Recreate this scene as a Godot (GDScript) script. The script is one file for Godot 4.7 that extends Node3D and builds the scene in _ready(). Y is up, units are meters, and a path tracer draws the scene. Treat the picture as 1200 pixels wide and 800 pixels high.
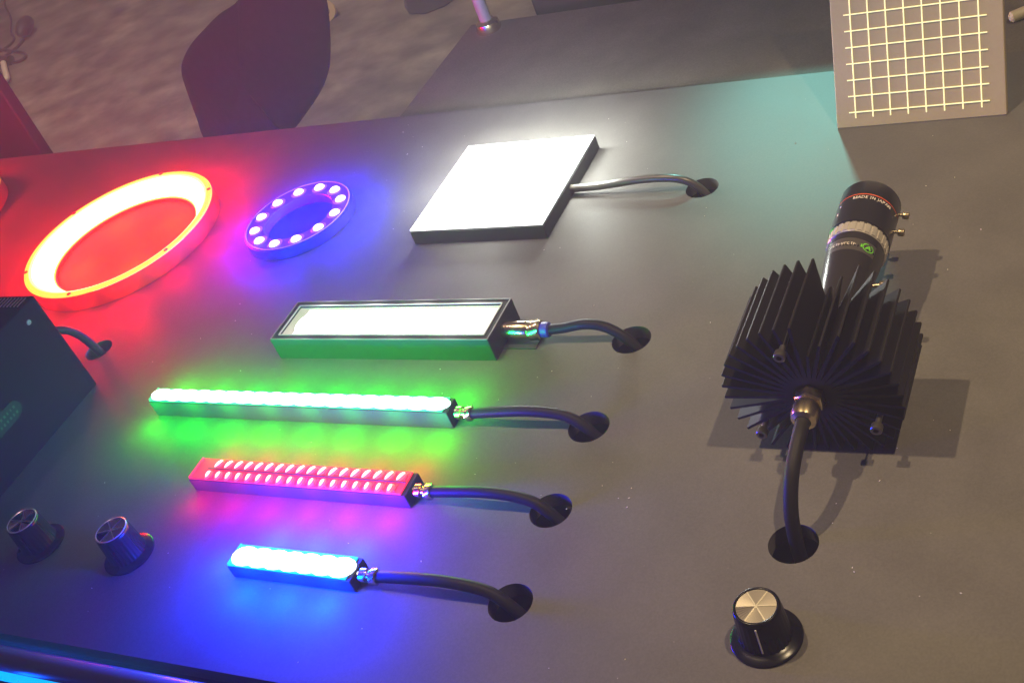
extends Node3D

# ---------------------------------------------------------------- helpers: bookkeeping
var used := {}
var rng := RandomNumberGenerator.new()

func numbered(called: String) -> String:
	if not used.has(called):
		used[called] = 0
		return called
	used[called] += 1
	return "%s_%03d" % [called, used[called]]

func thing(called: String, label: String, category: String, at := Vector3.ZERO, group := "") -> Node3D:
	var o := Node3D.new()
	o.name = numbered(called)
	add_child(o, true)
	o.position = at
	o.set_meta("label", label)
	o.set_meta("category", category)
	if group != "":
		o.set_meta("group", group)
	return o

func dup(src: Node3D, called: String, label: String, at: Vector3, turn := 0.0) -> Node3D:
	var r: Node3D = src.duplicate()
	r.name = numbered(called)
	add_child(r, true)
	r.position = at
	r.rotation.y = turn
	r.set_meta("label", label)
	return r

func part(called: String, st: SurfaceTool, m: Material, parent: Node) -> MeshInstance3D:
	st.generate_normals()
	return put(called, st.commit(), m, parent)

func put(called: String, mesh: Mesh, m: Material, parent: Node) -> MeshInstance3D:
	var o := MeshInstance3D.new()
	o.name = called
	o.mesh = mesh
	o.material_override = m
	var n := 0
	while parent.has_node(NodePath(String(o.name))):
		n += 1
		o.name = "%s_%03d" % [called, n]
	parent.add_child(o, true)
	return o

func lamp(called: String, at: Vector3, color: Color, energy: float, size := 0.01) -> void:
	var l := OmniLight3D.new()
	l.name = called
	l.position = at
	l.light_color = color.linear_to_srgb()
	l.light_energy = energy
	l.light_size = size
	l.omni_range = 6.0
	l.omni_attenuation = 2.0
	l.shadow_enabled = true
	add_child(l, true)

func spot(called: String, at: Vector3, to: Vector3, color: Color, energy: float, angle: float, soft: float, size: float) -> void:
	var l := SpotLight3D.new()
	l.name = called
	add_child(l, true)
	l.look_at_from_position(at, to, Vector3(0, 0.02, -1).normalized())
	l.light_color = color.linear_to_srgb()
	l.light_energy = energy
	l.light_size = size
	l.spot_angle = angle
	l.spot_angle_attenuation = soft
	l.spot_range = 8.0
	l.spot_attenuation = 2.0
	l.shadow_enabled = true

# ---------------------------------------------------------------- helpers: meshes
func begin(smooth := false) -> SurfaceTool:
	var st := SurfaceTool.new()
	st.begin(Mesh.PRIMITIVE_TRIANGLES)
	st.set_smooth_group(0 if smooth else -1)
	return st

func tri(st: SurfaceTool, a: Vector3, b: Vector3, c: Vector3) -> void:   # counter-clockwise seen from outside
	for p in [a, c, b]:
		st.set_uv(Vector2(p.x, p.z))
		st.add_vertex(p)

func quad(st: SurfaceTool, a: Vector3, b: Vector3, c: Vector3, d: Vector3) -> void:
	tri(st, a, b, c)
	tri(st, a, c, d)

# loops turn from x towards z (clockwise seen from above) and are stacked upwards
func loft(st: SurfaceTool, loops: Array, low := true, high := true) -> void:
	for i in loops.size() - 1:
		var p: PackedVector3Array = loops[i]
		var q: PackedVector3Array = loops[i + 1]
		var n := p.size()
		for k in n:
			var j := (k + 1) % n
			quad(st, p[k], q[k], q[j], p[j])
	if low:
		fan(st, loops[0], false)
	if high:
		fan(st, loops[-1], true)

func fan(st: SurfaceTool, loop: PackedVector3Array, up: bool) -> void:
	var c := Vector3.ZERO
	for p in loop:
		c += p
	c /= loop.size()
	for k in loop.size():
		var j := (k + 1) % loop.size()
		if up:
			tri(st, c, loop[j], loop[k])
		else:
			tri(st, c, loop[k], loop[j])

func rect(x0: float, x1: float, z0: float, z1: float, y: float, cut: float) -> PackedVector3Array:
	var l := PackedVector3Array()
	for p in [[x0 + cut, z0], [x1 - cut, z0], [x1, z0 + cut], [x1, z1 - cut], [x1 - cut, z1], [x0 + cut, z1], [x0, z1 - cut], [x0, z0 + cut]]:
		l.append(Vector3(p[0], y, p[1]))
	return l

# a box with its edges broken, lower face at y0
func slab(st: SurfaceTool, x0: float, x1: float, y0: float, y1: float, z0: float, z1: float, b := 0.0006) -> void:
	loft(st, [rect(x0 + b, x1 - b, z0 + b, z1 - b, y0, b), rect(x0, x1, z0, z1, y0 + b, b), rect(x0, x1, z0, z1, y1 - b, b), rect(x0 + b, x1 - b, z0 + b, z1 - b, y1, b)])

# profile of (radius, height), from below outward and up; xf turns the y axis where it should go
func lathe(st: SurfaceTool, prof: Array, xf := Transform3D.IDENTITY, segs := 32, low := true, high := true, a0 := 0.0) -> void:
	var group := 1
	for i in prof.size() - 1:
		var p: Vector2 = prof[i]
		var q: Vector2 = prof[i + 1]
		if i > 0:
			var o: Vector2 = prof[i - 1]
			if absf((p - o).angle_to(q - p)) > 0.6:
				group += 1
		st.set_smooth_group(group)
		for k in segs:
			var a := TAU * k / segs + a0
			var b := TAU * (k + 1) / segs + a0
			quad(st, xf * Vector3(p.x * cos(a), p.y, p.x * sin(a)), xf * Vector3(q.x * cos(a), q.y, q.x * sin(a)), xf * Vector3(q.x * cos(b), q.y, q.x * sin(b)), xf * Vector3(p.x * cos(b), p.y, p.x * sin(b)))
	st.set_smooth_group(-1)
	if low and prof[0].x > 1e-6:
		fan(st, ring(prof[0].x, prof[0].y, xf, segs, a0), false)
	if high and prof[-1].x > 1e-6:
		fan(st, ring(prof[-1].x, prof[-1].y, xf, segs, a0), true)

func ring(r: float, y: float, xf: Transform3D, segs: int, a0 := 0.0) -> PackedVector3Array:
	var l := PackedVector3Array()
	for k in segs:
		var a := TAU * k / segs + a0
		l.append(xf * Vector3(r * cos(a), y, r * sin(a)))
	return l

func along(axis: Vector3, at: Vector3) -> Transform3D:   # turns the y axis onto `axis`
	axis = axis.normalized()
	var side := Vector3.UP if absf(axis.y) < 0.9 else Vector3.RIGHT
	var x := side.cross(axis).normalized()
	return Transform3D(Basis(x, axis, x.cross(axis)), at)

func curve(points: Array, step := 8) -> PackedVector3Array:
	var out := PackedVector3Array()
	for i in points.size() - 1:
		var p0: Vector3 = points[maxi(i - 1, 0)]
		var p1: Vector3 = points[i]
		var p2: Vector3 = points[i + 1]
		var p3: Vector3 = points[mini(i + 2, points.size() - 1)]
		for k in step:
			out.append(p1.cubic_interpolate(p2, p0, p3, float(k) / step))
	out.append(points[-1])
	return out

func tube(st: SurfaceTool, path: PackedVector3Array, r: float, segs := 14) -> void:
	var loops := []
	var u := Vector3.ZERO
	for i in path.size():
		var t := (path[mini(i + 1, path.size() - 1)] - path[maxi(i - 1, 0)]).normalized()
		if i == 0:
			u = t.cross(Vector3.UP if absf(t.y) < 0.9 else Vector3.RIGHT).normalized()
		u = (u - t * u.dot(t)).normalized()
		var v := u.cross(t)
		var l := PackedVector3Array()
		for k in segs:
			var a := TAU * k / segs
			l.append(path[i] + (u * cos(a) + v * sin(a)) * r)
		loops.append(l)
	st.set_smooth_group(1)
	loft(st, loops, false, false)
	st.set_smooth_group(-1)
	fan(st, loops[0], false)
	fan(st, loops[-1], true)

func dome(st: SurfaceTool, at: Vector3, rx: float, ry: float, rz: float, segs := 14, rows := 5) -> void:
	var loops := []
	for i in rows:
		var t := PI / 2 * i / rows
		var l := PackedVector3Array()
		for k in segs:
			var a := TAU * k / segs
			l.append(at + Vector3(rx * cos(t) * cos(a), ry * sin(t), rz * cos(t) * sin(a)))
		loops.append(l)
	st.set_smooth_group(1)
	loft(st, loops, false, false)
	var top := at + Vector3(0, ry, 0)
	var last: PackedVector3Array = loops[-1]
	for k in segs:
		tri(st, top, last[(k + 1) % segs], last[k])
	st.set_smooth_group(-1)

# ---------------------------------------------------------------- helpers: materials
func lin(r: float, g: float, b: float) -> Color:
	return Color(r, g, b).linear_to_srgb()

func mat(c: Color, rough: float, metal := 0.0, spec := 0.5) -> StandardMaterial3D:
	var m := StandardMaterial3D.new()
	m.albedo_color = c
	m.roughness = rough
	m.metallic = metal
	m.metallic_specular = spec
	return m

func glowing(r: float, g: float, b: float, k: float, base := 0.05) -> StandardMaterial3D:
	var m := mat(lin(base, base, base), 0.4)
	var top := maxf(r, maxf(g, b))
	m.emission_enabled = true
	m.emission = lin(r / top, g / top, b / top)
	m.emission_energy_multiplier = k * top
	return m

func noise(seed_: int, freq: float, octaves := 4) -> FastNoiseLite:
	var n := FastNoiseLite.new()
	n.seed = seed_
	n.frequency = freq
	n.fractal_octaves = octaves
	return n

# a tileable-looking grey field of grain, mottling and a few specks, with mean near `mid`
func field(size: int, seed_: int, mid: float, grain: float, mottle: float, specks: int, streak := 1.0) -> ImageTexture:
	var im := Image.create(size, size, false, Image.FORMAT_RGB8)
	var a := noise(seed_, 6.0 / size, 4)
	var r := RandomNumberGenerator.new()
	r.seed = seed_
	for y in size:
		for x in size:
			# four shifted samples blended so that the edges meet
			var fx := float(x) / size
			var fy := float(y) / size
			var v := lerpf(lerpf(a.get_noise_2d(x * streak, y), a.get_noise_2d((x - size) * streak, y), fx), lerpf(a.get_noise_2d(x * streak, y - size), a.get_noise_2d((x - size) * streak, y - size), fx), fy)
			var g := clampf(mid * (1.0 + mottle * v + grain * (r.randf() - 0.5)), 0.0, 1.0)
			im.set_pixel(x, y, Color(g, g, g))
	for i in specks:
		var g := r.randf_range(mid, minf(1.0, mid * 1.35))
		im.set_pixel(r.randi_range(0, size - 1), r.randi_range(0, size - 1), Color(g, g, g * 0.96))
	return ImageTexture.create_from_image(im)

func triplanar(m: StandardMaterial3D, per_metre: float) -> void:
	m.uv1_triplanar = true
	m.uv1_world_triplanar = true
	m.uv1_scale = Vector3.ONE * per_metre

var M := {}

func _ready() -> void:
	rng.seed = 7
	# ------------------------------------------------------------ camera, background, exposure
	var cam := Camera3D.new()
	cam.name = "camera"
	add_child(cam)
	cam.transform = Transform3D(Basis(Vector3(0.8672, -0.3305, -0.3725), Vector3(-0.0029, 0.7446, -0.6675), Vector3(0.498, 0.5799, 0.6448)).orthonormalized(), Vector3(0.55, 0.58, 0.62))
	cam.fov = 30.54
	cam.near = 0.02
	cam.far = 60.0
	cam.current = true
	var env := Environment.new()
	env.background_mode = Environment.BG_COLOR
	env.background_color = lin(0.028, 0.020, 0.024)
	env.tonemap_mode = Environment.TONE_MAPPER_LINEAR
	env.tonemap_exposure = 1.0
	env.fog_enabled = true
	env.fog_density = 0.062  # thin haze added; its scatter stands in for lens bloom round the lights
	env.fog_light_color = Color(1, 1, 1)
	env.sdfgi_enabled = true
	env.ssao_enabled = true
	env.ssil_enabled = true
	var we := WorldEnvironment.new()
	we.name = "world_environment"
	we.environment = env
	add_child(we)

	# ------------------------------------------------------------ the hall's lamps above the table
	var warm := Color(1.0, 0.75, 0.43)
	spot("hall_lamp", Vector3(-0.36, 1.92, 0.05), Vector3(0.54, 0, 0.05), warm, 3.9, 18.5, 0.9, 0.02)
	spot("hall_lamp", Vector3(1.02, 1.92, 0.05), Vector3(0.54, 0, 0.0), warm, 3.9, 18.5, 0.9, 0.02)
	spot("hall_lamp", Vector3(-0.95, 2.0, 0.12), Vector3(-0.30, 0, 0.12), Color(1.0, 0.66, 0.66), 0.35, 30.0, 0.8, 0.04)
	spot("aisle_lamp", Vector3(-2.0, 2.6, -1.6), Vector3(-2.4, -0.74, -2.4), Color(1.0, 0.78, 0.52), 9.0, 50.0, 0.9, 0.1)
	spot("cool_lamp", Vector3(-0.13, 1.0, -1.80), Vector3(0.225, 0, -0.33), Color(0.33, 1.0, 0.87), 12.5, 4.5, 1.0, 0.05)

	build_materials()
	build_setting()
	build_lights()
	build_projector()
	build_controls()
	build_background()

func build_materials() -> void:
	var f := field(512, 3, 0.8, 0.09, 0.09, 60)
	M.board = mat(lin(0.155, 0.145, 0.14), 0.8, 0.0, 0.25)
	M.board.albedo_texture = f
	triplanar(M.board, 2.2)
	M.board.roughness_texture = f
	M.board.roughness_texture_channel = BaseMaterial3D.TEXTURE_CHANNEL_RED
	M.black_metal = mat(lin(0.045, 0.045, 0.045), 0.6, 0.0, 0.2)
	M.fin = mat(lin(0.012, 0.011, 0.0125), 0.55, 0.0, 0.28)
	M.black_plastic = mat(lin(0.006, 0.006, 0.008), 0.24, 0.0, 0.3)
	M.cable = mat(lin(0.014, 0.013, 0.013), 0.52, 0.0, 0.26)
	M.nickel = mat(lin(0.78, 0.64, 0.40), 0.22, 1.0)
	M.steel = mat(lin(0.75, 0.70, 0.62), 0.25, 0.65)
	M.dark_screw = mat(lin(0.2, 0.18, 0.16), 0.35, 0.9)
	M.white_paint = mat(lin(0.8, 0.8, 0.76), 0.5)
	M.rubber = mat(lin(0.01, 0.01, 0.01), 0.7)

func build_setting() -> void:
	# floor of the aisle
	var fm := mat(lin(0.31, 0.27, 0.235), 0.8)
	fm.albedo_texture = field(512, 11, 0.72, 0.10, 0.65, 0, 0.8)
	triplanar(fm, 1.0)
	var st := begin()
	slab(st, -8.0, 4.0, -0.80, -0.74, -9.0, 2.0, 0.002)
	part("floor", st, fm, self).set_meta("kind", "structure")

	# the table: a board with cable holes drilled through, on a closed cabinet
	var table := Node3D.new()
	table.name = "display_table"
	table.set_meta("kind", "structure")
	add_child(table)
	var csg := CSGCombiner3D.new()
	csg.name = "board"
	table.add_child(csg)
	var b := CSGBox3D.new()
	b.name = "board_sheet"
	b.size = Vector3(2.3, 0.012, 0.7025)
	b.position = Vector3(-0.25, -0.006, -0.04725)
	b.material = M.board
	csg.add_child(b)
	for p in [[0.1556, -0.2235, 0.0145], [0.1556, -0.0273, 0.0156], [0.154, 0.0658, 0.0155], [0.1548, 0.1447, 0.0152], [0.1566, 0.2216, 0.0152], [0.3238, 0.1553, 0.0153], [-0.4073, -0.0104, 0.0145]]:
		var c := CSGCylinder3D.new()
		c.name = "cable_hole"
		c.operation = CSGShape3D.OPERATION_SUBTRACTION
		c.radius = p[2]
		c.height = 0.05
		c.sides = 56
		c.material = M.board
		c.position = Vector3(p[0], 0, p[1])
		csg.add_child(c, true)
	var dark := mat(lin(0.03, 0.026, 0.026), 0.8)
	st = begin()
	slab(st, -1.38, 0.88, -0.73, -0.075, -0.385, 0.29, 0.002)
	part("cabinet", st, dark, table)
	st = begin()
	slab(st, -1.395, 0.895, -0.074, -0.013, -0.397, -0.390, 0.0008)
	part("back_rail", st, dark, table)
	st = begin()
	slab(st, -1.395, 0.895, -0.074, -0.013, 0.2955, 0.3015, 0.0008)
	part("front_rail", st, dark, table)
	st = begin(true)
	tube(st, PackedVector3Array([Vector3(-1.39, -0.008, 0.3195), Vector3(-0.2, -0.008, 0.3195), Vector3(0.89, -0.008, 0.3195)]), 0.0092, 24)
	var trim := mat(lin(0.12, 0.11, 0.12), 0.35, 0.0, 0.5)
	part("edge_trim", st, trim, table)
	st = begin()
	slab(st, -1.39, 0.89, -0.05, -0.036, 0.302, 0.318, 0.001)
	part("strip_channel", st, dark, table)
	st = begin()
	slab(st, -1.2, -0.10, -0.0355, -0.032, 0.306, 0.324, 0.0008)
	part("blue_led_strip", st, glowing(0.0, 0.35, 1.0, 1.6), table)
	for i in 4:
		lamp("strip_light", Vector3(-0.62 + 0.13 * i, -0.028, 0.345), Color(0.0, 0.08, 1.0), 0.004)

# ---------------------------------------------------------------- the lights on the board
func gland_and_cable(t: Node3D, x: float, y: float, z: float, kind: int, hole_x: float, hole_z: float, rise: float) -> void:
	# kind 0: long barrel, 1: two small nuts
	var ax := Vector3(1, 0, 0)
	var st: SurfaceTool
	var end := x
	if kind == 0:
		st = begin()
		lathe(st, [Vector2(0.0068, -0.001), Vector2(0.0072, 0.001), Vector2(0.0072, 0.022), Vector2(0.0066, 0.023)], along(ax, Vector3(x, y, z)), 28)
		var g := part("cable_gland", st, M.nickel, t)
		st = begin()
		lathe(st, [Vector2(0.0076, 0.0232), Vector2(0.0083, 0.0242), Vector2(0.0083, 0.0330), Vector2(0.0074, 0.0342)], along(ax, Vector3(x, y, z)), 6, true, true, 0.3)
		part("hex_nut", st, M.nickel, g)
		st = begin()
		lathe(st, [Vector2(0.0058, 0.0343), Vector2(0.0062, 0.0350), Vector2(0.0060, 0.0405), Vector2(0.0046, 0.0415)], along(ax, Vector3(x, y, z)), 24)
		part("seal_ring", st, mat(lin(0.05, 0.05, 0.30), 0.4), g)
		end = x + 0.040
	else:
		st = begin()
		lathe(st, [Vector2(0.0030, -0.001), Vector2(0.0030, 0.003), Vector2(0.0052, 0.0032), Vector2(0.0052, 0.0072), Vector2(0.0034, 0.0076), Vector2(0.0034, 0.0105), Vector2(0.0030, 0.0106)], along(ax, Vector3(x, y, z)), 20)
		var g := part("cable_gland", st, M.nickel, t)
		st = begin()
		lathe(st, [Vector2(0.0052, 0.0107), Vector2(0.0060, 0.0114), Vector2(0.0060, 0.0158), Vector2(0.0050, 0.0166)], along(ax, Vector3(x, y, z)), 6, true, true, 0.2)
		part("hex_nut", st, M.nickel, g)
		end = x + 0.0155
	st = begin(true)
	var hx := hole_x - t.position.x
	var hz := hole_z - t.position.z
	var span := hx - 0.006 - end
	tube(st, curve([Vector3(end, y, z), Vector3(end + 0.014, y + rise * 0.35, z), Vector3(end + span * 0.55, y + rise, lerpf(z, hz, 0.4)), Vector3(hx - 0.018, y * 0.75 + rise * 0.7, hz - 0.001), Vector3(hx - 0.003, 0.0015, hz + 0.001), Vector3(hx + 0.0085, -0.018, hz + 0.002), Vector3(hx + 0.014, -0.05, hz + 0.002)]), 0.0041, 16)
	part("cable", st, M.cable, t)

func build_lights() -> void:
	var st: SurfaceTool
	# ---- square white panel
	var t := thing("square_panel_light", "square white flat panel light glowing brightest, its slim cable running to the rearmost hole", "panel light", Vector3(-0.0400, 0, -0.2297))
	st = begin()
	slab(st, -0.0705, 0.0705, 0.0, 0.0143, -0.0700, 0.0700, 0.0008)
	part("housing", st, M.black_metal, t)
	st = begin()
	slab(st, -0.0700, 0.0700, 0.0145, 0.0161, -0.0692, 0.0692, 0.0004)
	part("lit_panel", st, glowing(1.0, 1.0, 0.97, 2.2), t)
	st = begin(true)
	tube(st, curve([Vector3(0.070, 0.0065, 0.004), Vector3(0.10, 0.0080, 0.005), Vector3(0.14, 0.0125, 0.006), Vector3(0.172, 0.0120, 0.0065), Vector3(0.190, 0.0030, 0.006), Vector3(0.201, -0.016, 0.006), Vector3(0.206, -0.045, 0.006)]), 0.0036, 14)
	part("cable", st, mat(lin(0.06, 0.05, 0.04), 0.32, 0.0, 0.6), t)
	for p in [[-0.05, -0.070], [0.0, -0.072], [0.05, -0.070], [-0.070, -0.01], [0.070, -0.01]]:
		lamp("added_panel_glow", t.position + Vector3(p[0], 0.046, p[1]), Color(0.94, 1.0, 0.90), 0.018)  # unseen lamps added to brighten the board round the panel like bloom
	lamp("added_panel_glow", t.position + Vector3(0, 0.050, 0.066), Color(0.94, 1.0, 0.90), 0.008)

	# ---- white bar in a black frame with a recess
	t = thing("white_bar_light", "wide white bar light recessed in a thin-rimmed black frame with a long brass gland", "bar light", Vector3(-0.0625, 0, -0.0275))
	white_bar(t)
	for i in 4:
		for side in [-1, 1]:
			lamp("added_bar_glow", t.position + Vector3(-0.08 + 0.05 * i, 0.037, 0.026 * side), Color(1.0, 1.0, 0.94), 0.0008)  # added lamps over the frame edges, no fittings of their own

	# ---- green bar
	t = thing("green_bar_light", "longest and thinnest bar light, glowing green with a white row of lamps", "bar light", Vector3(-0.1095, 0, 0.0655))
	led_bar(t, 0.1535, 0.0083, 0.0165, glowing(0.02, 0.85, 0.36, 1.25), glowing(0.66, 1.0, 0.88, 3.0), 19, 1, Vector3(0.0125, 0.0040, 0.0070))
	gland_and_cable(t, 0.1535, 0.0090, 0.0, 1, 0.154, 0.0658, 0.0045)
	for i in 8:
		for side in [-1, 1]:
			lamp("added_bar_glow", t.position + Vector3(-0.147 + 0.042 * i, 0.0155, 0.0215 * side), Color(0.0, 1.0, 0.005), 0.0040)  # unseen lamps added beside the bar; imitate bloom on housing and board
	for i in 4:
		lamp("added_bar_glow", t.position + Vector3(-0.12 + 0.08 * i, 0.036, 0.0), Color(0.0, 1.0, 0.005), 0.0055)  # added lamps above the bar widen the green pool

	# ---- red bar with two rows
	t = thing("red_bar_light", "red bar light with two rows of bright pink lamps under a clear cover", "bar light", Vector3(-0.0575, 0, 0.1415))
	led_bar(t, 0.1035, 0.0115, 0.0125, glowing(1.0, 0.014, 0.055, 1.25), glowing(1.0, 0.66, 0.68, 2.2), 18, 2, Vector3(0.0014, 0.0022, 0.0044))
	gland_and_cable(t, 0.1035, 0.0080, 0.0015, 1, 0.1548, 0.1447, 0.0045)
	for i in 6:
		for side in [-1, 1]:
			lamp("added_bar_glow", t.position + Vector3(-0.092 + 0.0365 * i, 0.0150, 0.0240 * side), Color(1.0, 0.0, 0.015), 0.0024)  # unseen lamps added along both sides for the red bloom

	# ---- blue bar
	t = thing("blue_bar_light", "shortest bar light, glowing blue with a white centre, nearest the front edge", "bar light", Vector3(-0.0145, 0, 0.2185))
	led_bar(t, 0.0545, 0.0103, 0.0115, glowing(0.0, 0.72, 1.0, 1.2), glowing(0.86, 0.98, 1.0, 3.0), 7, 1, Vector3(0.0120, 0.0034, 0.0088))
	gland_and_cable(t, 0.0545, 0.0075, 0.001, 1, 0.1566, 0.2216, 0.0050)
	for i in 3:
		for side in [-1, 1]:
			lamp("added_bar_glow", t.position + Vector3(-0.036 + 0.036 * i, 0.0165, 0.0235 * side), Color(0.0, 0.045, 1.0), 0.0190)  # unseen lamps added beside the bar spread its blue bloom
	for x in [-0.03, 0.03]:
		lamp("added_bar_glow", t.position + Vector3(x, 0.034, 0.0), Color(0.0, 0.0, 1.0), 0.065)  # added lamps above the bar widen the blue pool
	lamp("added_bar_glow", t.position + Vector3(-0.067, 0.0165, 0.0), Color(0.0, 0.045, 1.0), 0.0150)

	# ---- red ring lights
	var rr := thing("red_ring_light", "large red ring light with a white-hot sloping inner band, behind the dark box", "ring light", Vector3(-0.5042, 0, -0.1803), "large red ring lights")
	red_ring(rr)
	dup(rr, "red_ring_light", "red ring light at the left edge of the photo, only a sliver in view", Vector3(-0.904, 0, -0.232), 0.4)
	for i in 14:
		var a := TAU * i / 14
		lamp("added_ring_glow", rr.position + Vector3(0.1255 * cos(a), 0.020, 0.1255 * sin(a)), Color(1.0, 0.0, 0.0), 0.0060)  # unseen lamps added outside the ring; imitate its red bloom
	for i in 6:
		var a := TAU * i / 6
		lamp("added_ring_glow", rr.position + Vector3(0.095 * cos(a), 0.042, 0.095 * sin(a)), Color(1.0, 0.0, 0.0), 0.036 if cos(a) < 0.6 else 0.012)  # added lamps above the ring, stronger to the left, spread the red
	for i in 4:
		var a := TAU * i / 4
		lamp("added_ring_glow", rr.position + Vector3(0.055 * cos(a + 3.9), 0.024, 0.055 * sin(a + 3.9)), Color(1.0, 0.07, 0.0), 0.007)
		lamp("added_ring_glow", Vector3(-0.904 + 0.095 * cos(a), 0.045, -0.232 + 0.095 * sin(a)), Color(1.0, 0.0, 0.0), 0.022)

	# ---- blue ring light
	t = thing("blue_ring_light", "small violet-blue ring light with twelve round white lamps", "ring light", Vector3(-0.2710, 0, -0.2023))
	blue_ring(t)
	for i in 10:
		var a := TAU * i / 10
		lamp("added_ring_glow", t.position + Vector3(0.0725 * cos(a), 0.0170, 0.0725 * sin(a)), Color(0.0, 0.0, 1.0), 0.0060)  # unseen lamps added outside the ring for its blue bloom
	for i in 3:
		var a := TAU * i / 3
		lamp("added_ring_glow", t.position + Vector3(0.045 * cos(a), 0.034, 0.045 * sin(a)), Color(0.0, 0.0, 1.0), 0.016)
	for i in 3:
		var a := TAU * i / 3
		lamp("added_ring_glow", t.position + Vector3(0.020 * cos(a), 0.016, 0.020 * sin(a)), Color(0.01, 0.0, 1.0), 0.004)
	# ---- dark box light
	box_light()

func white_bar(t: Node3D) -> void:
	var hx := 0.1105
	var hz := 0.0255
	var top := 0.0215
	var ix := 0.1035
	var iz0 := -0.0190
	var iz1 := 0.0185
	var st := begin()
	# outer walls and top rim
	var b := 0.0006
	loft(st, [rect(-hx, hx, -hz, hz, 0.0, b), rect(-hx, hx, -hz, hz, top - b, b), rect(-hx + b, hx - b, -hz + b, hz - b, top, b), rect(-ix - b, ix + b, iz0 - b, iz1 + b, top, b), rect(-ix, ix, iz0, iz1, top - b, b), rect(-ix, ix, iz0, iz1, 0.0205, b)], true, false)
	var h := part("frame", st, M.black_metal, t)
	# a bright broken outer edge that catches the light
	st = begin()
	loft(st, [rect(-hx + 0.0004, hx - 0.0004, -hz + 0.0004, hz - 0.0004, top, b), rect(-hx + 0.0004, hx - 0.0004, -hz + 0.0004, hz - 0.0004, top + 0.0006, b), rect(-hx + 0.0013, hx - 0.0013, -hz + 0.0013, hz - 0.0013, top + 0.0006, b), rect(-hx + 0.0013, hx - 0.0013, -hz + 0.0013, hz - 0.0013, top, b)], false, false)
	part("rim", st, mat(lin(0.35, 0.34, 0.32), 0.35, 0.7), h)
	st = begin()
	loft(st, [rect(-ix - 0.0012, ix + 0.0012, iz0 - 0.0012, iz1 + 0.0012, top, b), rect(-ix - 0.0012, ix + 0.0012, iz0 - 0.0012, iz1 + 0.0012, top + 0.0006, b), rect(-ix - 0.0002, ix + 0.0002, iz0 - 0.0002, iz1 + 0.0002, top + 0.0006, b), rect(-ix - 0.0002, ix + 0.0002, iz0 - 0.0002, iz1 + 0.0002, top - 0.0004, b)], false, false)
	part("window_rim", st, mat(lin(0.55, 0.53, 0.48), 0.35, 0.5), h)
	# sloping white reflector walls and the lit bed
	st = begin()
	loft(st, [rect(-ix + 0.001, ix - 0.001, iz0 + 0.001, iz1 - 0.001, 0.0204, b), rect(-ix + 0.010, ix - 0.002, iz0 + 0.0018, iz1 - 0.0012, 0.0190, b)], false, false)
	part("reflector", st, mat(lin(0.6, 0.56, 0.46), 0.45), t)
	st = begin()
	slab(st, -ix + 0.010, ix - 0.002, 0.0175, 0.0191, iz0 + 0.0018, iz1 - 0.0012, 0.0003)
	part("lit_bed", st, glowing(1.0, 0.98, 0.90, 1.5), t)
	for i in 7:
		st = begin(true)
		dome(st, Vector3(-0.081 + 0.0275 * i, 0.0189, 0.0004), 0.0160, 0.0014, 0.0166, 18, 5)
		part("led", st, glowing(1.0, 1.0, 0.95, 2.6), t)
	gland_and_cable(t, hx, 0.0105, 0.0005, 0, 0.1556, -0.0273, 0.0055)
	st = begin()
	slab(st, hx, hx + 0.030, 0.0, 0.0012, -0.012, 0.012, 0.0003)
	part("mounting_tab", st, M.black_metal, t)

func led_bar(t: Node3D, hx: float, hz: float, top: float, cover: Material, bulb: Material, count: int, rows: int, r: Vector3) -> void:
	var st := begin()
	slab(st, -hx, hx, 0.0, top, -hz, hz, 0.0005)
	part("housing", st, M.black_metal, t)
	st = begin()
	slab(st, -hx + 0.0006, hx - 0.0035, top + 0.0002, top + 0.0016, -hz + 0.0005, hz - 0.0005, 0.0004)
	var c := part("lit_cover", st, cover, t)
	st = begin()
	slab(st, -hx + 0.0007, -hx + 0.0024, top + 0.0018, top + 0.0026, -hz + 0.0008, hz - 0.0008, 0.0002)
	part("end_lip", st, cover, c)
	if rows == 2:
		st = begin()
		slab(st, -hx + 0.014, hx - 0.004, top + 0.0018, top + 0.0024, -0.0006, 0.0006, 0.0002)
		part("centre_rib", st, glowing(0.30, 0.0, 0.05, 1.0), c)
	for k in rows:
		for i in count:
			var x := lerpf(-hx + (0.0120 if rows == 1 else 0.0215), hx - 0.0115, float(i) / (count - 1))
			if rows == 2 and k == 1:
				x -= 0.0035
			st = begin(true)
			var z := 0.0008 if rows == 1 else (-hz * 0.47 if k == 0 else hz * 0.52)
			dome(st, Vector3(0, 0, 0), r.x, r.y, r.z * (1.0 if k == 0 else 0.8), 14, 4)
			var o := part("led", st, bulb, t)
			o.position = Vector3(x, top + 0.0017, z)
			if rows == 2 and k == 0:
				o.rotation.y = -0.42
			if rows == 2:
				# a paler glow in the cover round each lamp, and a ridge between lamps
				st = begin(true)
				dome(st, Vector3(0.0006, -0.0002, 0.0004), 0.0030, 0.0009, 0.0050, 14, 3)
				part("halo", st, glowing(1.0, 0.11, 0.17, 1.2), o)
				st = begin()
				slab(st, -0.0007, 0.0007, 0.0, 0.0008, -0.0034, 0.0034, 0.0002)
				var w := part("divider", st, glowing(0.9, 0.03, 0.07, 1.0), t)
				w.position = Vector3(x + 0.0050, top + 0.0017, z)

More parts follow.
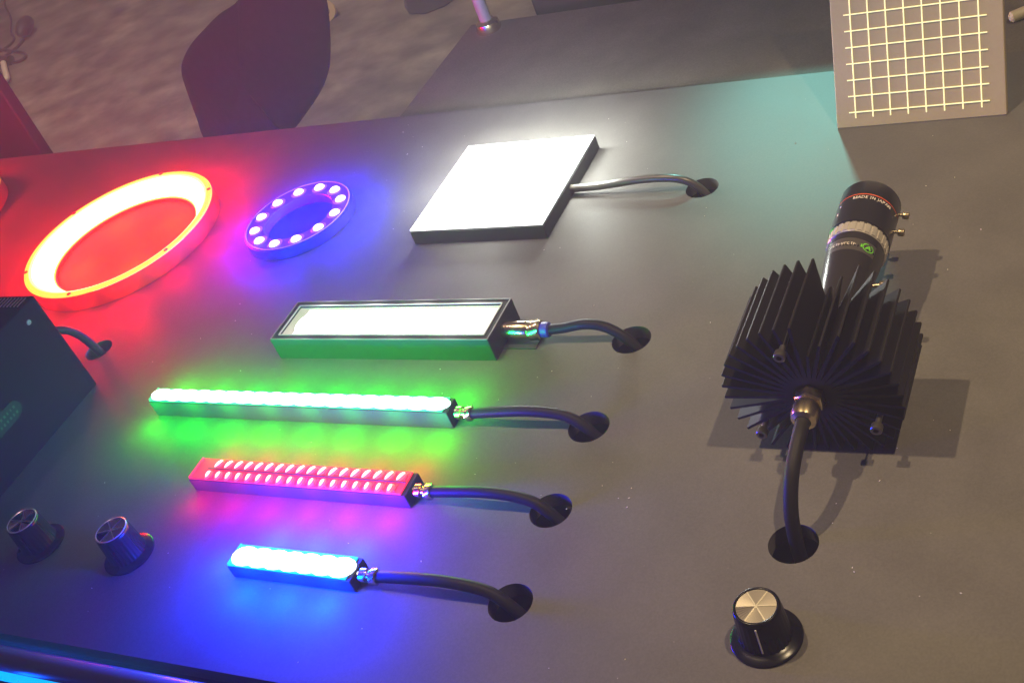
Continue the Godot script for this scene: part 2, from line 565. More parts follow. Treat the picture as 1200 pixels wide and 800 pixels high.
func red_ring(t: Node3D) -> void:
	var flat := Transform3D.IDENTITY
	var st := begin()
	lathe(st, [Vector2(0.1105, 0.0), Vector2(0.1123, 0.001), Vector2(0.1123, 0.0190)], flat, 96, false, false)
	var h := part("housing", st, mat(lin(0.20, 0.012, 0.012), 0.5), t)  # red light on the outer wall is put into the housing colour
	st = begin()
	lathe(st, [Vector2(0.1123, 0.0191), Vector2(0.1113, 0.0207), Vector2(0.1060, 0.0210)], flat, 96, false, false)
	part("rim", st, glowing(1.0, 0.80, 0.07, 1.25), h)
	st = begin()
	lathe(st, [Vector2(0.1060, 0.0210), Vector2(0.1030, 0.0200)], flat, 96, false, false)
	var d := part("diffuser", st, glowing(1.0, 0.92, 0.34, 1.8), t)
	st = begin()
	lathe(st, [Vector2(0.1030, 0.0200), Vector2(0.0860, 0.0042)], flat, 96, false, false)
	part("bright_band", st, glowing(1.0, 1.0, 0.90, 3.0), d)
	st = begin()
	lathe(st, [Vector2(0.0860, 0.0042), Vector2(0.0845, 0.0030)], flat, 96, false, false)
	part("inner_band", st, glowing(1.0, 0.80, 0.10, 1.2), d)
	st = begin()
	lathe(st, [Vector2(0.0845, 0.0030), Vector2(0.0830, 0.0024), Vector2(0.0830, 0.0)], flat, 96, false, false)
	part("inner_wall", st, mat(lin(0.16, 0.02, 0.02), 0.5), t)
	for i in 6:
		var a := TAU * (i + 0.35) / 6
		st = begin()
		lathe(st, [Vector2(0.0026, 0.0), Vector2(0.0022, 0.0007), Vector2(0.0010, 0.0007), Vector2(0.0008, 0.0001)], Transform3D(Basis.IDENTITY, Vector3(0.1092 * cos(a), 0.0208, 0.1092 * sin(a))), 14)
		part("screw", st, M.dark_screw, t)

func blue_ring(t: Node3D) -> void:
	var st := begin()
	lathe(st, [Vector2(0.0587, 0.0), Vector2(0.0595, 0.001), Vector2(0.0595, 0.0108), Vector2(0.0575, 0.0122)], Transform3D.IDENTITY, 72, false, false)
	part("housing", st, mat(lin(0.02, 0.012, 0.16), 0.5), t)  # violet-blue of the ring's own light painted into the housing
	st = begin()
	lathe(st, [Vector2(0.0575, 0.0122), Vector2(0.0385, 0.0106), Vector2(0.0378, 0.0096), Vector2(0.0378, 0.0)], Transform3D.IDENTITY, 72, false, false)
	var f := part("face", st, glowing(0.12, 0.0, 0.70, 1.0, 0.04), t)
	st = begin()
	lathe(st, [Vector2(0.0578, 0.0123), Vector2(0.0572, 0.0129), Vector2(0.0562, 0.0123)], Transform3D.IDENTITY, 72, false, false)
	part("rim", st, glowing(0.45, 0.06, 1.0, 1.0, 0.2), f)
	for i in 12:
		var a := TAU * i / 12
		st = begin(true)
		dome(st, Vector3(0, 0, 0), 0.0060, 0.0040, 0.0056, 18, 6)
		var o := part("led", st, glowing(1.0, 0.93, 1.0, 2.0), t)
		o.position = Vector3(0.0474 * cos(a), 0.0112, 0.0474 * sin(a))
		st = begin()
		lathe(st, [Vector2(0.0088, 0.0), Vector2(0.0080, 0.0004)], Transform3D.IDENTITY, 20)
		var h := part("violet_halo", st, glowing(0.45, 0.10, 1.0, 1.0), o)  # glowing disc drawn for the violet halo of light round each lamp
		h.position = Vector3(0, 0.0002, 0)

func box_light() -> void:
	var t := thing("box_light", "dark square-sided box light standing at the left edge, with a slotted top", "box light", Vector3(-0.48, 0, 0.12))
	var x1 := 0.1106
	var z0 := -0.0835
	var h := 0.1085
	var glossy := mat(lin(0.004, 0.0035, 0.004), 0.7, 0.0, 0.12)
	var st := begin()
	slab(st, -0.13, x1, 0.0, h, z0, 0.10, 0.0012)
	part("case", st, glossy, t)
	for i in 12:
		st = begin()
		slab(st, -0.0006, 0.0006, 0.0, 0.0008, -0.0062, 0.0062, 0.0002)
		var o := part("vent_slot", st, mat(lin(0.5, 0.42, 0.42), 0.5), t)
		o.position = Vector3(x1 - 0.006 - 0.0046 * i, h + 0.0001, z0 + 0.0105)
		o.rotation.y = 0.0
	st = begin()
	lathe(st, [Vector2(0.0026, 0.0), Vector2(0.0022, 0.0008), Vector2(0.0012, 0.0008), Vector2(0.0010, 0.0002)], along(Vector3(1, 0, 0), Vector3(x1, 0.094, z0 + 0.020)), 20)
	part("screw", st, mat(lin(0.16, 0.11, 0.10), 0.4), t)
	# a pale sticker with rows of tiny unreadable print
	st = begin()
	var lx := Transform3D(Basis(Vector3(0, 0, -1), Vector3(1, 0, 0), Vector3(0, -1, 0)), Vector3(x1 + 0.0001, 0.047, z0 + 0.098))
	var loop_a := PackedVector3Array()
	var loop_b := PackedVector3Array()
	for k in 24:
		var a := TAU * k / 24
		var p := Vector3(0.010 * cos(a) + (0.014 if cos(a) > 0 else -0.014), 0, 0.0085 * sin(a))
		loop_a.append(lx * p)
		loop_b.append(lx * (p + Vector3(0, 0.0003, 0)))
	loft(st, [loop_a, loop_b], false, true)
	var s := part("sticker", st, mat(lin(0.006, 0.012, 0.007), 0.6, 0.0, 0.2), t)
	st = begin()
	for r in 2:
		for i in 9:
			var w := 0.0007 + 0.0005 * rng.randf()
			var c := Vector3(-0.017 + 0.0042 * i, 0.0005, -0.0028 + 0.0056 * r)
			quad(st, lx * (c + Vector3(-w, 0, 0.0013)), lx * (c + Vector3(w, 0, 0.0013)), lx * (c + Vector3(w, 0, -0.0013)), lx * (c + Vector3(-w, 0, -0.0013)))
	var pr := part("print", st, mat(lin(0.02, 0.06, 0.022), 0.6, 0.0, 0.2), s)
	pr.set_meta("kind", "stuff")
	st = begin(true)
	tube(st, curve([Vector3(0.055, 0.043, -0.083), Vector3(0.058, 0.046, -0.100), Vector3(0.064, 0.040, -0.115), Vector3(0.068, 0.025, -0.125), Vector3(0.0715, 0.004, -0.1295), Vector3(0.0755, -0.018, -0.131), Vector3(0.078, -0.05, -0.131)]), 0.0042, 14)
	part("cable", st, M.cable, t)

# ---------------------------------------------------------------- the projector and its target plate
const AX := 0.3265
const AY := 0.0475

func barrel(u: float, r: float, z: float) -> Vector3:   # a point on the lens at angle u
	return Vector3(r * cos(u), r * sin(u), z)

func build_projector() -> void:
	var t := thing("pattern_projector", "black projector with radial cooling fins and a long lens aimed at the grid plate", "projector", Vector3(AX, AY, 0))
	var st: SurfaceTool
	var back := Vector3(0, 0, 1)
	var ahead := Vector3(0, 0, -1)
	st = begin()
	lathe(st, [Vector2(0.0105, 0.012), Vector2(0.0115, 0.013), Vector2(0.0115, 0.0745), Vector2(0.0105, 0.0755)], along(back, Vector3.ZERO), 36)
	var core := part("core", st, M.fin, t)
	# thirty-six fins, milled flat where the body rests on the table; two are cut short on top
	for i in 36:
		var a := TAU * (i + 0.25) / 36
		var d := Vector3(cos(a), sin(a), 0)
		var n := Vector3(-sin(a), cos(a), 0)
		var r1 := 0.0565
		if d.y < 0:
			r1 = minf(r1, (AY - 0.0008) / -d.y)
		var zr := 0.078
		if i == 7:
			r1 = 0.044
		elif i == 8:
			r1 = 0.034
		st = begin()
		var l0 := PackedVector3Array()
		var l1 := PackedVector3Array()
		var l2 := PackedVector3Array()
		for q in [[-1, 0.012], [1, 0.012], [1, zr], [-1, zr]]:
			l0.append(d * 0.0108 + n * (0.0014 * q[0]) + Vector3(0, 0, q[1]))
			l1.append(d * (r1 - 0.0004) + n * (0.00085 * q[0]) + Vector3(0, 0, q[1]))
			l2.append(d * r1 + n * (0.00045 * q[0]) + Vector3(0, 0, q[1] - (0.0004 if q[1] > 0.05 else -0.0004)))
		loft(st, [l0, l1, l2])
		part("fin", st, M.fin, t)
	# socket-head screws standing out of the rear
	for deg in [102.0, -24.0, 216.0]:
		var a: float = deg_to_rad(deg)
		var p := Vector3(0.0425 * cos(a), 0.0425 * sin(a), 0)
		st = begin()
		lathe(st, [Vector2(0.0019, 0.02), Vector2(0.0019, 0.0835)], along(back, p), 12)
		var s := part("screw", st, M.dark_screw, t)
		st = begin()
		lathe(st, [Vector2(0.0034, 0.0835), Vector2(0.0037, 0.0840), Vector2(0.0037, 0.0882), Vector2(0.0033, 0.0886), Vector2(0.0018, 0.0886), Vector2(0.0016, 0.0862), Vector2(0.0, 0.0862)], along(back, p), 18)
		part("screw_head", st, M.dark_screw, s)
	# brass gland at the rear
	st = begin()
	lathe(st, [Vector2(0.0078, 0.0755), Vector2(0.0095, 0.0765), Vector2(0.0095, 0.0840), Vector2(0.0086, 0.0850)], along(back, Vector3.ZERO), 6, true, true, 0.52)
	var g := part("cable_gland", st, M.nickel, t)
	st = begin()
	lathe(st, [Vector2(0.0070, 0.0850), Vector2(0.0070, 0.0885), Vector2(0.0088, 0.0890), Vector2(0.0088, 0.0950), Vector2(0.0078, 0.0985), Vector2(0.0050, 0.1000), Vector2(0.0042, 0.0985)], along(back, Vector3.ZERO), 30)
	part("dome_nut", st, M.nickel, g)
	st = begin(true)
	tube(st, curve([Vector3(0, 0, 0.096), Vector3(0, -0.001, 0.112), Vector3(-0.001, -0.0095, 0.133), Vector3(-0.002, -0.026, 0.146), Vector3(-0.0022, -0.046, 0.1515), Vector3(-0.002, -0.07, 0.153), Vector3(-0.002, -0.115, 0.154)], 10), 0.0045, 18)
	part("cable", st, M.cable, t)

	# ---- the lens, front towards the plate
	st = begin()
	lathe(st, [Vector2(0.0145, -0.030), Vector2(0.0150, -0.010), Vector2(0.0150, 0.012), Vector2(0.0158, 0.020), Vector2(0.0187, 0.0500), Vector2(0.0193, 0.0640)], along(ahead, Vector3.ZERO), 48)
	var lens := part("lens_body", st, mat(lin(0.02, 0.018, 0.02), 0.25, 0.0, 0.55), t)
	st = begin()
	for i in 26:
		var a := TAU * i / 26
		var b := TAU * (i + 0.6) / 26
		var l := PackedVector3Array()
		var h := PackedVector3Array()
		for q in [[a, 0.0190], [a, 0.0206], [b, 0.0206], [b, 0.0190]]:
			l.append(barrel(q[0], q[1], -0.0645))
			h.append(barrel(q[0], q[1], -0.0735))
		loft(st, [h, l])
	lathe(st, [Vector2(0.0196, 0.0640), Vector2(0.0200, 0.0645), Vector2(0.0200, 0.0735), Vector2(0.0196, 0.0740)], along(ahead, Vector3.ZERO), 48)
	part("knurled_ring", st, M.steel, lens)
	st = begin()
	lathe(st, [Vector2(0.0202, 0.0740), Vector2(0.0212, 0.0748), Vector2(0.0212, 0.1036), Vector2(0.0208, 0.1040), Vector2(0.0208, 0.1049), Vector2(0.0212, 0.1053), Vector2(0.0212, 0.1195), Vector2(0.0205, 0.1208), Vector2(0.0185, 0.1208), Vector2(0.0178, 0.1120), Vector2(0.0150, 0.1080)], along(ahead, Vector3.ZERO), 64, true, false)
	var brl := part("lens_barrel", st, mat(lin(0.014, 0.013, 0.015), 0.28, 0.0, 0.55), t)
	st = begin()
	lathe(st, [Vector2(0.02095, 0.1040), Vector2(0.02105, 0.1042), Vector2(0.02105, 0.1047), Vector2(0.02095, 0.1049)], along(ahead, Vector3.ZERO), 64, false, false)
	part("red_ring", st, mat(lin(0.65, 0.09, 0.02), 0.3), brl)
	st = begin(true)
	var gl := along(ahead, Vector3(0, 0, -0.1085))
	lathe(st, [Vector2(0.0170, 0.0), Vector2(0.0120, 0.0028), Vector2(0.0060, 0.0042), Vector2(0.0, 0.0046)], gl, 40)
	var glass := mat(Color(0.1, 0.12, 0.2), 0.05)
	part("front_glass", st, glass, brl)
	# thumb screws that lock the two lens rings, and one by the mount
	for q in [[-0.1125, -0.22, 0.0210, 0.0055], [-0.0930, -0.22, 0.0210, 0.0055], [-0.026, 0.10, 0.0160, 0.0110]]:
		var d := Vector3(cos(q[1]), sin(q[1]), 0)
		st = begin()
		lathe(st, [Vector2(0.0012, -0.001), Vector2(0.0012, q[3] - 0.003), Vector2(0.0024, q[3] - 0.003), Vector2(0.0027, q[3] - 0.0025), Vector2(0.0027, q[3] + 0.0008), Vector2(0.0022, q[3] + 0.0014)], along(d, d * q[2] + Vector3(0, 0, q[0])), 16)
		part("thumb_screw", st, mat(lin(0.42, 0.34, 0.22), 0.3, 0.9), brl if q[0] < -0.05 else lens)
	lettering(brl, "MADE IN JAPAN", deg_to_rad(104), deg_to_rad(29), 0.0213, -0.1000, 0.0046)
	# index marks on the side of the barrel
	st = begin()
	for q in [[2.30, -0.0965, 0.0008], [2.33, -0.0880, 0.0014]]:
		strip(st, q[0] - 0.03, q[0] + 0.03, q[1] - q[2], q[1] + q[2], 0.02132, 0.02132)
	part("index_mark", st, mat(lin(0.7, 0.62, 0.62), 0.5), brl)
	# the maker's sticker: worn white print and a green badge
	st = begin()
	var zb0 := -0.0570
	var zb1 := -0.0455
	for i in 20:
		var a := lerpf(deg_to_rad(132), deg_to_rad(28), float(i) / 20)
		var b := lerpf(deg_to_rad(132), deg_to_rad(28), float(i + 1) / 20)
		strip(st, b, a, zb0, zb1, cone(zb0) + 0.00012, cone(zb1) + 0.00012)
	var sticker := part("sticker", st, mat(lin(0.055, 0.05, 0.05), 0.35), lens)
	st = begin()
	for i in 9:
		var a := deg_to_rad(126 - 6.4 * i)
		glyph(st, a, -0.0512, i)
	part("worn_print", st, mat(lin(0.62, 0.56, 0.5), 0.5), sticker).set_meta("kind", "stuff")
	st = begin()
	badge(st, deg_to_rad(46), -0.0513)
	part("green_badge", st, mat(lin(0.16, 0.62, 0.04), 0.45), sticker)

	# ---- the plate the lens points at
	plate()

func cone(z: float) -> float:
	return lerpf(0.0158, 0.0187, clampf((-z - 0.020) / 0.030, 0, 1)) if z > -0.050 else lerpf(0.0187, 0.0193, (-z - 0.050) / 0.014)

# a thin raised patch on the lens between two angles and two stations
func strip(st: SurfaceTool, a0: float, a1: float, z0: float, z1: float, r0: float, r1: float) -> void:
	quad(st, barrel(a0, r0, z0), barrel(a1, r0, z0), barrel(a1, r1, z1), barrel(a0, r1, z1))

func stroke(st: SurfaceTool, a: float, z: float, u0: float, v0: float, u1: float, v1: float, w: float) -> void:
	# a stroke in (along the reading direction, upwards), metres, laid on the cone round angle a and station z
	var d := Vector2(u1 - u0, v1 - v0)
	var n := Vector2(-d.y, d.x).normalized() * w / 2
	d = d.normalized() * w * 0.3
	var f := func(u: float, v: float) -> Vector3:
		var zz := z - v
		var r := cone(zz) + 0.00030
		return barrel(a - u / r, r, zz)
	quad(st, f.call(u0 - d.x - n.x, v0 - d.y - n.y), f.call(u1 + d.x - n.x, v1 + d.y - n.y), f.call(u1 + d.x + n.x, v1 + d.y + n.y), f.call(u0 - d.x + n.x, v0 - d.y + n.y))

func glyph(st: SurfaceTool, a: float, z: float, i: int) -> void:
	var w := 0.00042
	var h := 0.0012
	var pick := [[[-1, -1, -1, 1], [-1, 1, 1, 1]], [[-1, -1, 1, -1], [-1, -1, -1, 1], [-1, 1, 0.6, 1]], [[0, -1, 0, 1], [-0.8, 1, 0.8, 1]], [[-1, -1, -1, 1], [-1, 0, 1, 0]], [[-1, 1, 0, -1], [0, -1, 1, 1]]]
	for s in pick[i % 5]:
		var k := 0.65 + 0.35 * rng.randf()
		stroke(st, a, z, s[0] * 0.00072 * k, s[1] * h * k, s[2] * 0.00072, s[3] * h * k, w)

func badge(st: SurfaceTool, a: float, z: float) -> void:
	var n := 22
	for k in n:
		var t0 := TAU * k / n
		var t1 := TAU * (k + 1) / n
		if k in [4, 5]:
			continue
		stroke(st, a, z, 0.0040 * cos(t0), 0.0033 * sin(t0), 0.0040 * cos(t1), 0.0033 * sin(t1), 0.0006)
	stroke(st, a, z, -0.0019, -0.0015, 0.0004, 0.0018, 0.0009)
	stroke(st, a, z, 0.0004, 0.0018, 0.0017, -0.0015, 0.0009)
	stroke(st, a, z, -0.0012, -0.0004, 0.0013, -0.0004, 0.0007)
	stroke(st, a, z, -0.0050, -0.0014, -0.0050, 0.0010, 0.0009)
	stroke(st, a, z, -0.0036, 0.0020, -0.0022, 0.0030, 0.0008)

func lettering(parent: Node, text: String, a0: float, a1: float, r: float, z: float, height: float) -> void:
	var f := SystemFont.new()
	f.font_names = PackedStringArray(["Droid Sans"])
	f.font_weight = 400
	var tm := TextMesh.new()
	tm.font = f
	tm.text = text
	tm.font_size = 32
	tm.pixel_size = 0.01
	tm.depth = 0.002
	tm.curve_step = 2.0
	var arr := tm.get_mesh_arrays()
	var v: PackedVector3Array = arr[Mesh.ARRAY_VERTEX]
	var idx: PackedInt32Array = arr[Mesh.ARRAY_INDEX]
	var box := AABB(v[0], Vector3.ZERO)
	for p in v:
		box = box.expand(p)
	var st := begin()
	for i in idx:
		var p := v[i]
		var a := lerpf(a0, a1, (p.x - box.position.x) / box.size.x)
		var rr := r + 0.00018 * (p.z - box.position.z) / maxf(box.size.z, 1e-6)
		st.add_vertex(barrel(a, rr, z - (p.y - box.get_center().y) / box.size.y * height * 0.75))
	part("lettering", st, mat(lin(0.75, 0.68, 0.62), 0.5), parent)

func plate() -> void:
	var t := thing("grid_plate", "taupe plate leaning back, its projected grid of light built as glowing cream strips, facing the projector lens", "grid plate", Vector3(0.3249, 0, -0.2988))
	t.rotation.x = -deg_to_rad(28.0)
	var pm := mat(lin(0.50, 0.42, 0.26), 0.6, 0.0, 0.3)
	pm.albedo_texture = field(256, 21, 0.85, 0.03, 0.05, 0)
	triplanar(pm, 3.0)
	var st := begin()
	slab(st, -0.0678, 0.0692, 0.0004, 0.26, -0.008, 0.0, 0.0006)
	part("board", st, pm, t)
	var lm := glowing(0.95, 0.88, 0.42, 0.85)  # raised lines glow in place of a grid of light projected by the lens
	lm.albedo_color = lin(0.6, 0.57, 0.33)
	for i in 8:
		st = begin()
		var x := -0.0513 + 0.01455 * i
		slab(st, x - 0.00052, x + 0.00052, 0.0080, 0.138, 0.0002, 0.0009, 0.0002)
		part("projected_glow_line", st, lm, t)
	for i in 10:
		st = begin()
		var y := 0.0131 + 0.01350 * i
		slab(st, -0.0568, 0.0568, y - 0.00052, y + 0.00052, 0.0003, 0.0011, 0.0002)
		part("projected_glow_line", st, lm, t)
	st = begin()
	slab(st, -0.0735, -0.045, 0.0003, 0.004, -0.012, -0.0085, 0.0004)
	part("foot", st, M.rubber, t)
	st = begin()
	slab(st, 0.045, 0.068, 0.0003, 0.004, -0.012, -0.0085, 0.0004)
	part("foot", st, M.rubber, t)

# ---------------------------------------------------------------- knobs
func knob(t: Node3D, bright: bool) -> void:
	var st := begin()
	lathe(st, [Vector2(0.0203, 0.0), Vector2(0.0208, 0.0006), Vector2(0.0208, 0.0016), Vector2(0.0199, 0.0024), Vector2(0.0170, 0.0030), Vector2(0.0150, 0.0040)], Transform3D.IDENTITY, 64)
	part("skirt", st, M.black_plastic, t)
	# fluted body: the loops swell and narrow round the circle
	st = begin()
	var loops := []
	var n := 144
	for q in [[0.0152, 0.0038, 0.0010], [0.0151, 0.0052, 0.0009], [0.0147, 0.0060, 0.0008], [0.0138, 0.0235, 0.0005], [0.0136, 0.0258, 0.0001], [0.0134, 0.0280, 0.0], [0.0128, 0.0290, 0.0], [0.0116, 0.0290, 0.0], [0.0114, 0.0284, 0.0]]:
		var l := PackedVector3Array()
		for k in n:
			var a := TAU * k / n
			var r: float = q[0] + q[2] * (absf(sin(a * 14.0)) * 2.0 - 1.0) * 0.3
			l.append(Vector3(r * cos(a), q[1], r * sin(a)))
		loops.append(l)
	st.set_smooth_group(2)
	loft(st, loops, false, false)
	var b := part("body", st, M.black_plastic, t)
	# pointer
	st = begin()
	slab(st, -0.0004, 0.0004, 0.0, 0.0195, -0.0003, 0.0003, 0.0001)
	var p := part("pointer", st, mat(lin(0.75, 0.72, 0.66), 0.5), b)
	p.position = Vector3(0, 0.0062, 0.0152)
	p.rotation.x = -0.052
	p.visible = bright
	if not bright:
		b.remove_child(p)
		p.free()
	# spun metal cap of six slightly turned facets with pale raised strips painted as radial glints between
	var cap := mat(lin(0.52, 0.47, 0.38), 0.36, 1.0) if bright else mat(lin(0.36, 0.36, 0.37), 0.16, 1.0)
	for i in 6:
		st = begin()
		var a0 := TAU * i / 6
		var tilt := (0.00010 if bright else 0.00035) * sin(i * 2.4)
		for k in 6:
			var u := a0 + TAU / 6 * k / 6
			var v := a0 + TAU / 6 * (k + 1) / 6
			tri(st, Vector3(0, 0.0287, 0), Vector3(0.0114 * cos(v), 0.0285 + tilt, 0.0114 * sin(v)), Vector3(0.0114 * cos(u), 0.0285 - tilt, 0.0114 * sin(u)))
		part("cap_facet", st, cap, t)
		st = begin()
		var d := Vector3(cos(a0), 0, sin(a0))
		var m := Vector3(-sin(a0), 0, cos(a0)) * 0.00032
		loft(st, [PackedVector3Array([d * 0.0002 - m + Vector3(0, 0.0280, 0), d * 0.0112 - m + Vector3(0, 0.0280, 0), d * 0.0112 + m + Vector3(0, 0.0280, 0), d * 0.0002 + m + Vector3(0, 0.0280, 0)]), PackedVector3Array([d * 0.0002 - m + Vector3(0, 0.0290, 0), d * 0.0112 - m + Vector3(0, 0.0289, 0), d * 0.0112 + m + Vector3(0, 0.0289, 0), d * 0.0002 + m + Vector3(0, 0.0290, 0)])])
		part("cap_glint", st, mat(lin(0.85, 0.79, 0.62), 0.35, 0.8) if bright else mat(lin(0.6, 0.58, 0.55), 0.3, 0.8), t)
	if not bright:
		st = begin()
		lathe(st, [Vector2(0.0117, 0.0291), Vector2(0.0124, 0.0294), Vector2(0.0131, 0.0289)], Transform3D.IDENTITY, 48, false, false)
		part("cap_rim", st, M.steel, t)

func build_controls() -> void:
	var k := thing("control_knob", "black control knob with a brass-coloured cap and white pointer line, in front of the projector", "knob", Vector3(0.3245, 0, 0.2238), "control knobs")
	knob(k, true)
	k.rotation.y = 0.18
	k = thing("control_knob", "black control knob with a dark mirror cap, between the box light and the blue bar", "knob", Vector3(-0.180, 0, 0.2208), "control knobs")
	knob(k, false)
	k.rotation.y = 0.35
	dup(k, "control_knob", "black control knob in the shadow of the dark box, leftmost of the knobs", Vector3(-0.2794, 0, 0.2214), 1.1)

# ---------------------------------------------------------------- behind the table
func build_background() -> void:
	var st: SurfaceTool
	# side shelf that carries on behind the table on the right
	var t := thing("side_shelf", "plain brown-grey shelf behind the table on the right, under the grid plate's top", "shelf", Vector3(0, 0, 0))
	var sm := mat(lin(0.21, 0.19, 0.165), 0.8, 0.0, 0.25)
	sm.albedo_texture = field(512, 31, 0.8, 0.14, 0.14, 60)
	triplanar(sm, 2.0)
	st = begin()
	slab(st, -0.262, 0.95, -0.030, -0.006, -0.615, -0.404, 0.001)
	part("shelf_top", st, sm, t)
	for x in [-0.20, 0.88]:
		st = begin()
		slab(st, x, x + 0.03, -0.74, -0.031, -0.60, -0.42, 0.001)
		part("leg", st, M.black_metal, t)
	t = thing("back_panel", "dark upright panel standing along the far edge of the shelf", "panel", Vector3(0, 0, 0))
	st = begin()
	slab(st, -0.185, 0.95, -0.74, 0.16, -0.66, -0.640, 0.001)
	part("sheet", st, mat(lin(0.02, 0.016, 0.018), 0.8, 0.0, 0.2), t)
	st = begin()
	slab(st, -0.10, -0.07, -0.74, -0.70, -0.70, -0.625, 0.001)
	part("foot", st, M.black_metal, t)
	# left upright panel
	t = thing("partition", "dark upright partition cut off by the left edge, reddened by the ring lights", "partition", Vector3(-1.12, 0, -0.5))
	st = begin()
	slab(st, -0.14, 0.142, -0.74, 0.30, -0.02, 0.0, 0.002)
	part("sheet", st, mat(lin(0.03, 0.025, 0.03), 0.7), t)
	st = begin()
	slab(st, -0.14, 0.10, -0.74, -0.72, -0.12, 0.05, 0.002)
	part("foot", st, M.black_metal, t)
	chair()
	dust()
	# chromed table leg on the floor
	t = thing("metal_stand", "slim violet-tinted post on a flared metal foot, on the far left corner of the shelf", "stand", Vector3(-0.226, -0.006, -0.594))
	st = begin()
	lathe(st, [Vector2(0.0150, 0.0), Vector2(0.0158, 0.002), Vector2(0.0140, 0.011), Vector2(0.0095, 0.014)], Transform3D.IDENTITY, 28)
	part("foot", st, M.nickel, t)
	st = begin()
	lathe(st, [Vector2(0.0075, 0.014), Vector2(0.0075, 0.30)], Transform3D.IDENTITY, 24)
	part("post", st, mat(lin(0.20, 0.18, 0.22), 0.45), t)
	# dark base
	t = thing("round_base", "dark round weighted base on the floor, cut off by the top of the photo", "base", Vector3(-1.50, -0.74, -2.36))
	st = begin()
	lathe(st, [Vector2(0.085, 0.0), Vector2(0.092, 0.006), Vector2(0.080, 0.045), Vector2(0.03, 0.075), Vector2(0.022, 0.40)], Transform3D.IDENTITY, 9)
	part("base", st, mat(lin(0.05, 0.045, 0.06), 0.6), t)
	floor_cables()
	t = thing("pale_connector", "pale ribbed cable connector lying beside the grid plate, at the right edge", "connector", Vector3(0.396, 0.006, -0.470))
	st = begin()
	lathe(st, [Vector2(0.003, -0.020), Vector2(0.005, -0.018), Vector2(0.0052, 0.004), Vector2(0.0066, 0.006), Vector2(0.0066, 0.018), Vector2(0.005, 0.020)], along(Vector3(0.9, 0.05, -0.5), Vector3.ZERO), 20)
	part("sleeve", st, mat(lin(0.62, 0.52, 0.36), 0.5), t)
	t.position.y = 0.0005

func dust() -> void:
	var st := begin()
	var r := RandomNumberGenerator.new()
	r.seed = 99
	for i in 150:
		var c := Vector3(r.randf_range(-0.35, 0.50), 0.0002, r.randf_range(-0.38, 0.29))
		var w := r.randf_range(0.00018, 0.00050)
		var l := w * r.randf_range(0.8, 2.2)
		var a := r.randf() * TAU
		var d := Vector3(cos(a), 0, sin(a)) * l
		var n := Vector3(-sin(a), 0, cos(a)) * w
		var up := Vector3(0, w * 1.2, 0)
		for q in [[d, n], [n, -d], [-d, -n], [-n, d]]:
			tri(st, c + up, c + (q[1] as Vector3), c + (q[0] as Vector3))
	var o := part("dust", st, mat(lin(0.6, 0.56, 0.5), 0.8), self)
	o.set_meta("kind", "stuff")
	o.set_meta("label", "pale specks of dust scattered over the table top")
	o.set_meta("category", "dust")

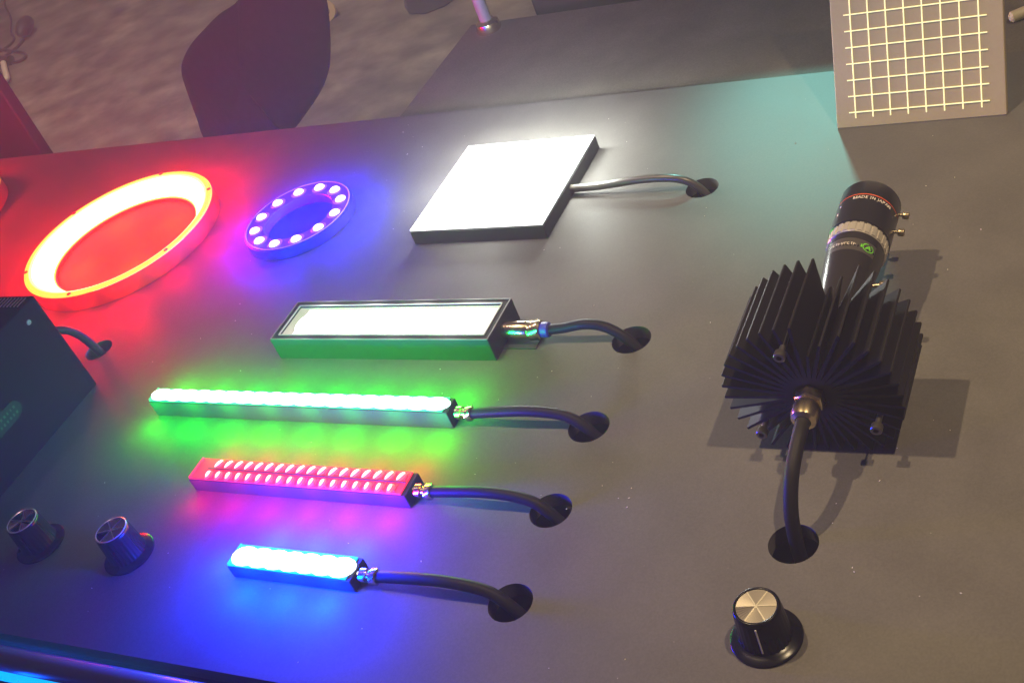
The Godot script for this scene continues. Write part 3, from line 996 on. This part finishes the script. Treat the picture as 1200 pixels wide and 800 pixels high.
func chair() -> void:
	var t := thing("chair", "dark shell chair with a curved back, standing behind the table", "chair", Vector3(-0.845, 0, -0.85))
	var pts := [Vector2(-0.81, -0.02), Vector2(-0.863, -0.039), Vector2(-0.915, -0.063), Vector2(-0.958, -0.085), Vector2(-0.996, -0.112), Vector2(-1.015, -0.135), Vector2(-1.028, -0.176), Vector2(-1.041, -0.228), Vector2(-1.051, -0.262), Vector2(-1.055, -0.32), Vector2(-1.03, -0.355), Vector2(-0.86, -0.36), Vector2(-0.83, -0.31), Vector2(-0.847, -0.275), Vector2(-0.813, -0.25), Vector2(-0.753, -0.207), Vector2(-0.716, -0.171), Vector2(-0.691, -0.127), Vector2(-0.670, -0.077), Vector2(-0.661, -0.042), Vector2(-0.66, 0.01), Vector2(-0.68, 0.045), Vector2(-0.73, 0.055), Vector2(-0.775, 0.025)]
	# refine the outline and give the shell a bow and a thickness
	var fine := []
	for i in pts.size():
		for k in 4:
			fine.append((pts[i] as Vector2).cubic_interpolate(pts[(i + 1) % pts.size()], pts[posmod(i - 1, pts.size())], pts[(i + 2) % pts.size()], k / 4.0))
	var c := Vector2(-0.86, -0.15)
	var loops := []
	for q in [[0.0, 0.030], [0.45, 0.022], [0.80, 0.011], [0.97, 0.003], [1.0, -0.003], [0.985, -0.010], [0.8, -0.004], [0.45, 0.004], [0.0, 0.010]]:
		var l := PackedVector3Array()
		for p in fine:
			var v: Vector2 = c + (p - c) * maxf(q[0], 0.001)
			var bow := -0.05 * pow((v.x - c.x) / 0.19, 2.0) * 0.6
			l.append(Vector3(v.x + 0.845, v.y, q[1] + bow * 0.5))
		loops.append(l)
	var st := begin(true)
	loft(st, loops, false, false)
	var fabric := mat(lin(0.055, 0.04, 0.065), 0.85, 0.0, 0.3)
	fabric.albedo_texture = field(256, 41, 0.8, 0.25, 0.15, 0)
	triplanar(fabric, 9.0)
	part("backrest", st, fabric, t)
	st = begin()
	slab(st, -0.20, 0.18, -0.37, -0.335, 0.03, 0.38, 0.012)
	part("seat", st, fabric, t)
	for q in [[-0.17, 0.34], [0.15, 0.34], [-0.17, 0.06], [0.15, 0.06]]:
		st = begin(true)
		tube(st, PackedVector3Array([Vector3(q[0], -0.36, q[1]), Vector3(q[0] * 1.08, -0.54, q[1]), Vector3(q[0] * 1.15, -0.738, q[1])]), 0.011, 12)
		part("leg", st, M.black_metal, t)
	t = thing("tape_roll", "beige roll of tape standing on the floor, peeping out past the chair's right edge", "tape roll", Vector3(-1.885, -0.715, -2.345))
	st = begin()
	lathe(st, [Vector2(0.015, -0.012), Vector2(0.032, -0.012), Vector2(0.034, -0.010), Vector2(0.034, 0.010), Vector2(0.032, 0.012), Vector2(0.015, 0.012), Vector2(0.015, -0.012)], along(Vector3(0.55, 0.45, 0.8), Vector3.ZERO), 32, false, false)
	part("roll", st, mat(lin(0.62, 0.48, 0.28), 0.5), t)

func floor_cables() -> void:
	var f := func(x: float, z: float, y := 0.006) -> Vector3:
		return Vector3(x, -0.74 + y, z)
	var st := begin(true)
	var cm := mat(lin(0.03, 0.02, 0.03), 0.5)
	var t := thing("plug_lead", "dark lead with an oval plug lying on the floor, far left", "cable")
	tube(st, curve([f.call(-3.511, -2.579), f.call(-3.494, -2.524), f.call(-3.497, -2.474), f.call(-3.505, -2.43), f.call(-3.56, -2.36), f.call(-3.7, -2.2)]), 0.006, 10)
	part("cord", st, cm, t)
	st = begin()
	lathe(st, [Vector2(0.008, 0.0), Vector2(0.022, 0.015), Vector2(0.032, 0.05), Vector2(0.031, 0.08), Vector2(0.024, 0.105), Vector2(0.018, 0.108)], along(Vector3(-0.035, 0.012, -0.102), f.call(-3.507, -2.572, 0.03)), 20)
	part("plug", st, cm, t)
	t = thing("thin_lead", "thin dark lead wandering up from the pile to the top of the photo, far left", "cable")
	st = begin(true)
	tube(st, curve([f.call(-4.10, -3.08), f.call(-4.008, -2.985), f.call(-3.813, -2.82), f.call(-3.678, -2.677), f.call(-3.588, -2.603), f.call(-3.569, -2.54), f.call(-3.60, -2.50), f.call(-3.7, -2.46)]), 0.005, 10)
	part("cord", st, cm, t)
	t = thing("looped_lead", "dark lead bent into a small loop with a dark joint, far left on the floor", "cable")
	st = begin(true)
	tube(st, curve([f.call(-3.60, -2.52, 0.012), f.call(-3.449, -2.476), f.call(-3.400, -2.459), f.call(-3.354, -2.425), f.call(-3.349, -2.399), f.call(-3.375, -2.387), f.call(-3.438, -2.387), f.call(-3.60, -2.38)]), 0.006, 10)
	part("cord", st, cm, t)
	st = begin(true)
	tube(st, curve([f.call(-3.395, -2.388, 0.015), f.call(-3.43, -2.390, 0.018), f.call(-3.50, -2.41, 0.015)]), 0.019, 12)
	part("joint", st, cm, t)
	t = thing("white_lead", "short white lead bent at an angle, below the dark leads at far left", "cable")
	st = begin(true)
	tube(st, curve([f.call(-3.41, -2.363, 0.02), f.call(-3.33, -2.29, 0.02), f.call(-3.266, -2.232, 0.02), f.call(-3.277, -2.212, 0.02), f.call(-3.40, -2.20, 0.02)], 5), 0.011, 10)
	part("cord", st, mat(lin(0.75, 0.68, 0.6), 0.5), t)
